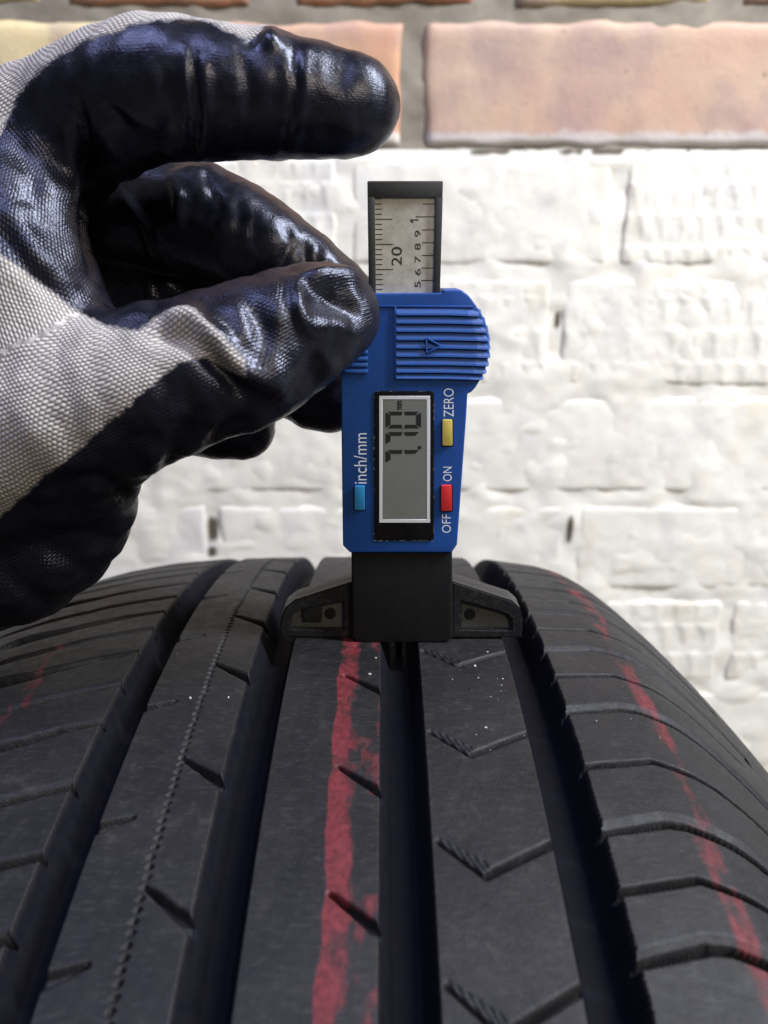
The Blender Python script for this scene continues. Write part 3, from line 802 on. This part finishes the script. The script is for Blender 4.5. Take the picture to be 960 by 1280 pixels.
vol = np.repeat(np.repeat(np.repeat(np.clip(cd, -50, 50).reshape(nb), B, 0), B, 1), B, 2)[:dims[0], :dims[1], :dims[2]].astype(np.float64)
near = np.abs(cd) < B*HS*1.0 + 2.0
nm = np.repeat(np.repeat(np.repeat(near.reshape(nb), B, 0), B, 1), B, 2)[:dims[0], :dims[1], :dims[2]]
ii = np.argwhere(nm)
vol[nm] = sdf(lo + ii*HS)
print('glove grid', dims, 'evaluated', len(ii))
def surface_net(vol):
    s = vol < 0; n0, n1, n2 = vol.shape
    cnt = np.zeros((n0-1, n1-1, n2-1), np.int8)
    for a in (0, 1):
        for b in (0, 1):
            for c in (0, 1): cnt += s[a:n0-1+a, b:n1-1+b, c:n2-1+c]
    act = (cnt > 0) & (cnt < 8); cells = np.argwhere(act)
    vid = np.full(act.shape, -1, np.int64); vid[act] = np.arange(len(cells))
    acc = np.zeros((len(cells), 3)); num = np.zeros(len(cells))
    corners = [(a, b, c) for a in (0, 1) for b in (0, 1) for c in (0, 1)]
    val = {c: vol[cells[:, 0]+c[0], cells[:, 1]+c[1], cells[:, 2]+c[2]] for c in corners}
    for c in corners:
        for ax in range(3):
            if c[ax] == 0:
                e = list(c); e[ax] = 1; e = tuple(e); a, b = val[c], val[e]; m = (a < 0) != (b < 0)
                t = np.where(m, a/np.where(m, a-b, 1), 0); p = np.array(c, float)[None].repeat(len(cells), 0); p[:, ax] += t
                acc += p*m[:, None]; num += m
    V = cells + acc/num[:, None]
    Q = []
    for ax in range(3):
        sl0 = [slice(None)]*3; sl1 = [slice(None)]*3; sl0[ax] = slice(0, -1); sl1[ax] = slice(1, None)
        ch_ = s[tuple(sl0)] != s[tuple(sl1)]
        e = np.argwhere(ch_); o1, o2 = (ax+1) % 3, (ax+2) % 3
        ok = (e[:, o1] > 0) & (e[:, o2] > 0) & (e[:, o1] < vol.shape[o1]-1) & (e[:, o2] < vol.shape[o2]-1); e = e[ok]
        ins = s[tuple(e.T)]
        def cid(d1, d2):
            q = e.copy(); q[:, o1] -= d1; q[:, o2] -= d2; return vid[tuple(q.T)]
        q = np.stack([cid(1, 1), cid(0, 1), cid(0, 0), cid(1, 0)], 1)
        q[~ins] = q[~ins][:, ::-1]; Q.append(q)
    return V, np.concatenate(Q)
V, Q = surface_net(vol)
V = lo + V*HS
def grad(P, e=.25):
    g = np.stack([sdf(P+np.eye(3)[i]*e)-sdf(P-np.eye(3)[i]*e) for i in range(3)], 1)
    return g/np.maximum(np.linalg.norm(g, axis=1, keepdims=True), 1e-9)
NRM = grad(V)
V = V - NRM*sdf(V)[:, None]
# which finger each point belongs to, knit coordinates along / round it
ks = list(CH); bestd = np.full(len(V), 1e9); own = np.zeros(len(V), int); KU = np.zeros(len(V)); KV = np.zeros(len(V)); CIRC = np.zeros(len(V))
for n_, k in enumerate(ks):
    pts, rad_ = SEG[k]; d = chain_d(V, k); m = d < bestd; rm = float(np.median(rad_))
    W0 = np.zeros(len(V)); su = np.zeros(len(V)); ax = np.zeros((len(V), 3)); ce = np.zeros((len(V), 3)); acc = 0
    for i in range(len(pts)-1):
        a, b = pts[i], pts[i+1]; v = b-a; L = np.linalg.norm(v); t = (P_ := V-a) @ v/(L*L); tc = np.clip(t, 0, 1)
        e = np.linalg.norm(P_-tc[:, None]*v, axis=1)-(rad_[i]+(rad_[i+1]-rad_[i])*tc)
        w = np.exp(-np.clip(e-d, 0, 60)/1.4); W0 += w; su += w*(acc+np.clip(t, -.6, 1.6)*L); ax += w[:, None]*v/L; ce += w[:, None]*(a+tc[:, None]*v); acc += L
    su /= W0; ce /= W0[:, None]; ax /= np.linalg.norm(ax, axis=1, keepdims=True)
    q = V-ce; q = q-(q*ax).sum(1, keepdims=True)*ax
    up = np.array([0, 1., 0])[None]-ax*ax[:, 1:2]; up /= np.linalg.norm(up, axis=1, keepdims=True)
    ang = np.arctan2((q*np.cross(ax, up)).sum(1), -(q*up).sum(1))
    bestd = np.where(m, d, bestd); own = np.where(m, n_, own); KU = np.where(m, su, KU); KV = np.where(m, ang*rm, KV)
own_is = lambda *n: np.isin(own, [ks.index(x) for x in n])
PX = to_px(V); facing = sstep(-.15, .25, -((V-CAM)/np.linalg.norm(V-CAM, axis=1, keepdims=True)*NRM).sum(1))
def pl_dist(poly, closed=False):
    P = [np.array(p, float) for p in poly]; best = np.full(len(V), 1e9); sgn = np.zeros(len(V)); tb = np.zeros(len(V))
    prs = list(zip(P[:-1], P[1:])) + ([(P[-1], P[0])] if closed else [])
    n = len(prs)
    for i, (a, b) in enumerate(prs):
        v = b-a; t = np.clip(((PX-a) @ v)/(v @ v), 0, 1); q = PX-a-t[:, None]*v; d = np.hypot(q[:, 0], q[:, 1])
        m = d < best; best = np.where(m, d, best); sgn = np.where(m, np.sign(v[0]*q[:, 1]-v[1]*q[:, 0]), sgn); tb = np.where(m, (i+t)/n, tb)
    return best, sgn, tb
def inside(poly):
    x, y = PX[:, 0], PX[:, 1]; r = np.zeros(len(V), bool); j = len(poly)-1
    for i in range(len(poly)):
        xi, yi = poly[i]; xj, yj = poly[j]
        if yi != yj: r ^= ((yi > y) != (yj > y)) & (x < (xj-xi)*(y-yi)/(yj-yi)+xi)
        j = i
    return r
disp = np.zeros(len(V))
def fold(poly, amp, w, who, taper=True):
    """amp > 0 ridge, < 0 crease (mm); w in px"""
    global disp
    d, _, t = pl_dist(poly)
    tp_ = np.sin(np.pi*np.clip(t, .02, .98))**.5 if taper else 1
    disp += amp*np.exp(-(d/w)**2)*tp_*facing*own_is(*who)
def step(poly, amp, w, who):
    """one side raised: a sharp lip on the positive side that eases out over w px"""
    global disp
    d, s_, t = pl_dist(poly)
    disp += amp*np.exp(-d/w)*(s_ > 0)*facing*own_is(*who)*np.sin(np.pi*np.clip(t, .02, .98))**.5*sstep(0, 4, d)
IX, TB = ('index', 'web'), ('thumb', 'web', 'heel')
# index: ring creases, finger-tip coat edge, puckers at the bend
fold([(240, 60), (246, 120), (243, 205)], -1.3, 5, IX); fold([(231, 60), (236, 120), (232, 200)], .9, 7, IX); fold([(254, 70), (258, 120), (258, 200)], .7, 7, IX)
fold([(366, 60), (372, 110), (352, 200)], -.9, 4, IX); fold([(378, 60), (383, 110), (364, 200)], .5, 7, IX)
fold([(200, 70), (212, 130), (205, 190)], -.6, 8, IX); fold([(300, 52), (312, 110), (306, 190)], -.5, 9, IX)
fold([(330, 40), (338, 52), (352, 62)], 1.9, 13, IX); fold([(312, 44), (320, 58)], -.9, 9, IX)
fold([(98, 132), (108, 190), (114, 260), (116, 340)], -3.4, 9, ('index', 'web', 'palm')); fold([(86, 130), (88, 190), (92, 260)], 1.6, 14, ('index', 'web', 'palm'))
fold([(116, 140), (150, 200), (185, 235)], 1.5, 16, ('index', 'web')); fold([(128, 128), (170, 170), (215, 200)], -1.0, 10, ('index',))
# web and base
fold([(10, 150), (40, 220), (50, 300)], -.8, 14, ('web', 'index')); fold([(0, 250), (50, 320), (100, 370)], .9, 16, ('web',)); fold([(0, 290), (40, 345), (90, 385)], -.9, 10, ('web', 'thumb'))
# thumb: star of folds at the joint, the bright grey pleat, tip dents
fold([(372, 352), (410, 343), (455, 345)], 1.7, 9, TB); fold([(372, 352), (372, 385), (384, 415)], 1.8, 9, TB)
fold([(390, 362), (420, 375), (455, 395)], -2.4, 14, TB); fold([(384, 415), (410, 405), (440, 415)], .8, 12, TB)
fold([(400, 440), (385, 470), (360, 505)], -1.5, 13, TB); fold([(330, 440), (352, 470), (352, 500)], 1.0, 12, TB)
fold([(200, 398), (240, 398), (275, 425), (300, 462)], 2.6, 13, TB); fold([(255, 440), (285, 470), (310, 500)], -2.6, 12, TB); fold([(190, 420), (235, 425), (262, 445)], -1.2, 12, TB)
fold([(296, 462), (330, 474), (352, 488)], 2.6, 17, TB); fold([(310, 380), (330, 410), (330, 440)], -1.4, 14, TB); fold([(290, 370), (305, 405), (310, 440)], .7, 12, TB)
fold([(340, 350), (348, 380), (350, 410)], .6, 12, TB)
fold([(310, 522), (285, 535), (262, 556)], -1.8, 8, TB); fold([(300, 540), (322, 528), (345, 515)], .8, 10, TB)
fold([(240, 520), (220, 560), (205, 600)], -1.4, 12, TB); fold([(180, 545), (190, 575), (180, 605)], .8, 14, TB)
fold([(60, 610), (120, 600), (165, 622)], -2.2, 12, TB); fold([(50, 690), (100, 690), (150, 670)], -1.0, 12, TB); fold([(60, 655), (110, 640), (160, 642)], 1.0, 12, TB)
fold([(0, 640), (60, 640), (110, 620)], -1.0, 14, TB)
# second finger: puckers along the top, folds in the hollow
MD = ('middle',)
for i in range(7):
    x, y = 250+i*26+rng.normal(0, 7), 232+i*15+rng.normal(0, 4); am = rng.random(); fold([(x, y-14), (x+6+rng.normal(0, 5), y+16), (x-10*am, y+30+30*am)], -.25-.55*am, 4+5*am, MD); fold([(x+11, y-4), (x+17, y+20)], .35*am, 7, MD)
for pl in ([(180, 350), (188, 365), (190, 385)], [(205, 350), (215, 362)], [(140, 230), (180, 280), (200, 340)], [(215, 225), (225, 250), (222, 290)]):
    fold(pl, 1.3, 7, ('middle', 'palm', 'ring', 'web', 'index'))
nz = fbm(V/7.0, 201, 3); nz2 = vnoise(None, V/2.6, 207)
stretch = fbm(np.stack([KU/3.2, KV/11.0], 1), 210, 2)
disp += nz*.34 + nz2*.05 + stretch*.13
V = V + NRM*disp[:, None]
# grey uncoated knit: back of the hand, back of the thumb
def sd_poly(poly):
    d, _, _ = pl_dist(poly, True); return np.where(inside(poly), d, -d)
thumb_grey = [(-300, 140), (-40, 300), (0, 318), (40, 345), (75, 372), (130, 405), (170, 412), (200, 396), (225, 390), (252, 400), (280, 424), (302, 448), (306, 468), (288, 466), (262, 446), (238, 448), (212, 462), (180, 490), (140, 525), (100, 560), (50, 600), (0, 648), (-60, 690), (-300, 800)]
back_grey = [(-300, -100), (350, -100), (336, 34), (318, 46), (296, 44), (233, 20), (160, 34), (100, 54), (60, 80), (24, 118), (-3, 172), (-20, 210), (-60, 290), (-300, 300)]
g1 = sd_poly(thumb_grey)/10; g2 = sd_poly(back_grey)/10
front_ok = own_is('thumb', 'web', 'heel', 'wrist', 'palm'); 
grey = np.maximum(np.where(front_ok, g1, -3), np.where(own_is('index', 'web', 'palm', 'wrist'), g2, -3))
backside = (NRM[:, 1] > .35)
kn = own_is('index') & (KU < np.quantile(KU[own_is('index')], .55)) & backside
grey = np.where(kn, np.maximum(grey, (NRM[:, 1]-.5)*4), grey)
grey = np.where(own_is('palm', 'wrist') & (PX[:, 0] < -60), 3, grey)
grey = np.where(own_is('palm') & (PX[:, 0] > 60), -3, grey)
RELIEF = np.array([{'index': .07, 'middle': .05, 'web': .34, 'thumb': .24, 'heel': .5}.get(k, .3) for k in ks])
gval = np.clip(.5+grey*.35, 0, 1).astype(np.float32)
hand = empty('gloved_hand', 'hand in black coated grey knit work glove gripping the blue gauge', 'hand', (-80*MM, 0, 20*MM))
HO = np.array([-80., 0, 20.])
me = quadmesh('glove', V-HO, Q)
me.attributes.new('grey', 'FLOAT', 'POINT').data.foreach_set('value', gval)
me.attributes.new('relief', 'FLOAT', 'POINT').data.foreach_set('value', RELIEF[own].astype(np.float32))
uvl = me.uv_layers.new(name='knit'); qv = KV[Q].copy(); qu = KU[Q].copy(); oq = own[Q]
bad = (qv.max(1)-qv.min(1) > 8) | (oq.max(1) != oq.min(1)); 
qv[bad] = qv[bad][:, :1]; qu[bad] = qu[bad][:, :1]
uvl.data.foreach_set('uv', np.stack([qu, qv], -1).astype(np.float32).ravel())
link('glove', me, M_glove, hand)
print('glove faces', len(Q))
# cuff and forearm, out of the frame to the left
def tube(name, p0, p1, r0, r1, mat, n=40, rows_=24, wav=0.0):
    p0, p1 = np.array(p0), np.array(p1); v = p1-p0; v = v/np.linalg.norm(v)
    a = np.cross(v, [0, 0, 1]); a /= np.linalg.norm(a); b = np.cross(v, a)
    t = np.linspace(0, 1, rows_)[:, None]; ph = np.linspace(0, 2*np.pi, n, endpoint=False)[None]
    r = r0+(r1-r0)*t+wav*np.sin(t*60)
    Pq = p0+(p1-p0)*t[..., None] + r[..., None]*(np.cos(ph)[..., None]*a+np.sin(ph)[..., None]*b*.85)
    q = []
    for i in range(rows_-1):
        for j in range(n): q.append((i*n+j, i*n+(j+1) % n, (i+1)*n+(j+1) % n, (i+1)*n+j))
    me = quadmesh(name, Pq.reshape(-1, 3)-HO, q)
    g = me.attributes.new('grey', 'FLOAT', 'POINT'); g.data.foreach_set('value', np.ones(len(me.vertices), np.float32))
    uvl = me.uv_layers.new(name='knit'); K = np.stack([np.broadcast_to(t*60, (rows_, n)), np.broadcast_to(ph*28, (rows_, n))], -1).reshape(-1, 2)
    idx = np.empty(len(me.loops), np.int32); me.loops.foreach_get('vertex_index', idx); uvl.data.foreach_set('uv', K[idx].astype(np.float32).ravel())
    return link(name, me, mat, hand)
w0 = pt(-250, 570, 14); w1 = pt(-600, 700, 14); w2 = pt(-1500, 1000, 10)
tube('cuff', w0, w1, 29, 30, M_glove, wav=.6)
M_sleeve = mat_plastic('dark_work_sleeve', (0.03, 0.035, 0.05), .9, .8, .3, None, .2)
tube('sleeve', w1+(w0-w1)*.12, w2, 34, 46, M_sleeve, wav=.9)

# ------------------------------------------------------------------ crumbs on the tread
bm = bmesh.new()
def surf(x, p):
    r_ = RT-float(drop(x)); return np.array([x, AXY+r_*math.sin(p*D2R), AXZ+r_*math.cos(p*D2R)])
spots = [(14.5+rng.random()*14, -1.2-rng.random()*7, .12+.28*rng.random()**3) for _ in range(15)]
spots += [(42+rng.random()*30, 4-rng.random()*14, .10+.16*rng.random()**3) for _ in range(7)]
spots += [(-55+rng.random()*50, 4-rng.random()*18, .08+.12*rng.random()**3) for _ in range(7)]
spots += [(20.5, -2.9, .5), (-3.2, -3.6, .42), (-30.9-2, -5.2, .38), (-41, -5.2, .5), (-1.9, -2.3, .3)]
for x, p, r_ in spots:
    if any(a-.6 < x < b+.6 for a, b, _, _ in GR): continue
    q = surf(x, p); res = bmesh.ops.create_icosphere(bm, subdivisions=1, radius=r_*MM)
    j = rng.random(3)*.8+.5
    for v in res['verts']: v.co = Vector((v.co.x*j[0]+q[0]*MM, v.co.y*j[1]+q[1]*MM, v.co.z*j[2]*.7+(q[2]+r_*.2)*MM))
cr = bm_mesh('dust_crumbs', bm, mat_flat('pale_dust', (.40, .385, .36), .9), None, True)
tag(cr, 'pale dust crumbs scattered over the tyre tread', 'dust', kind='stuff')
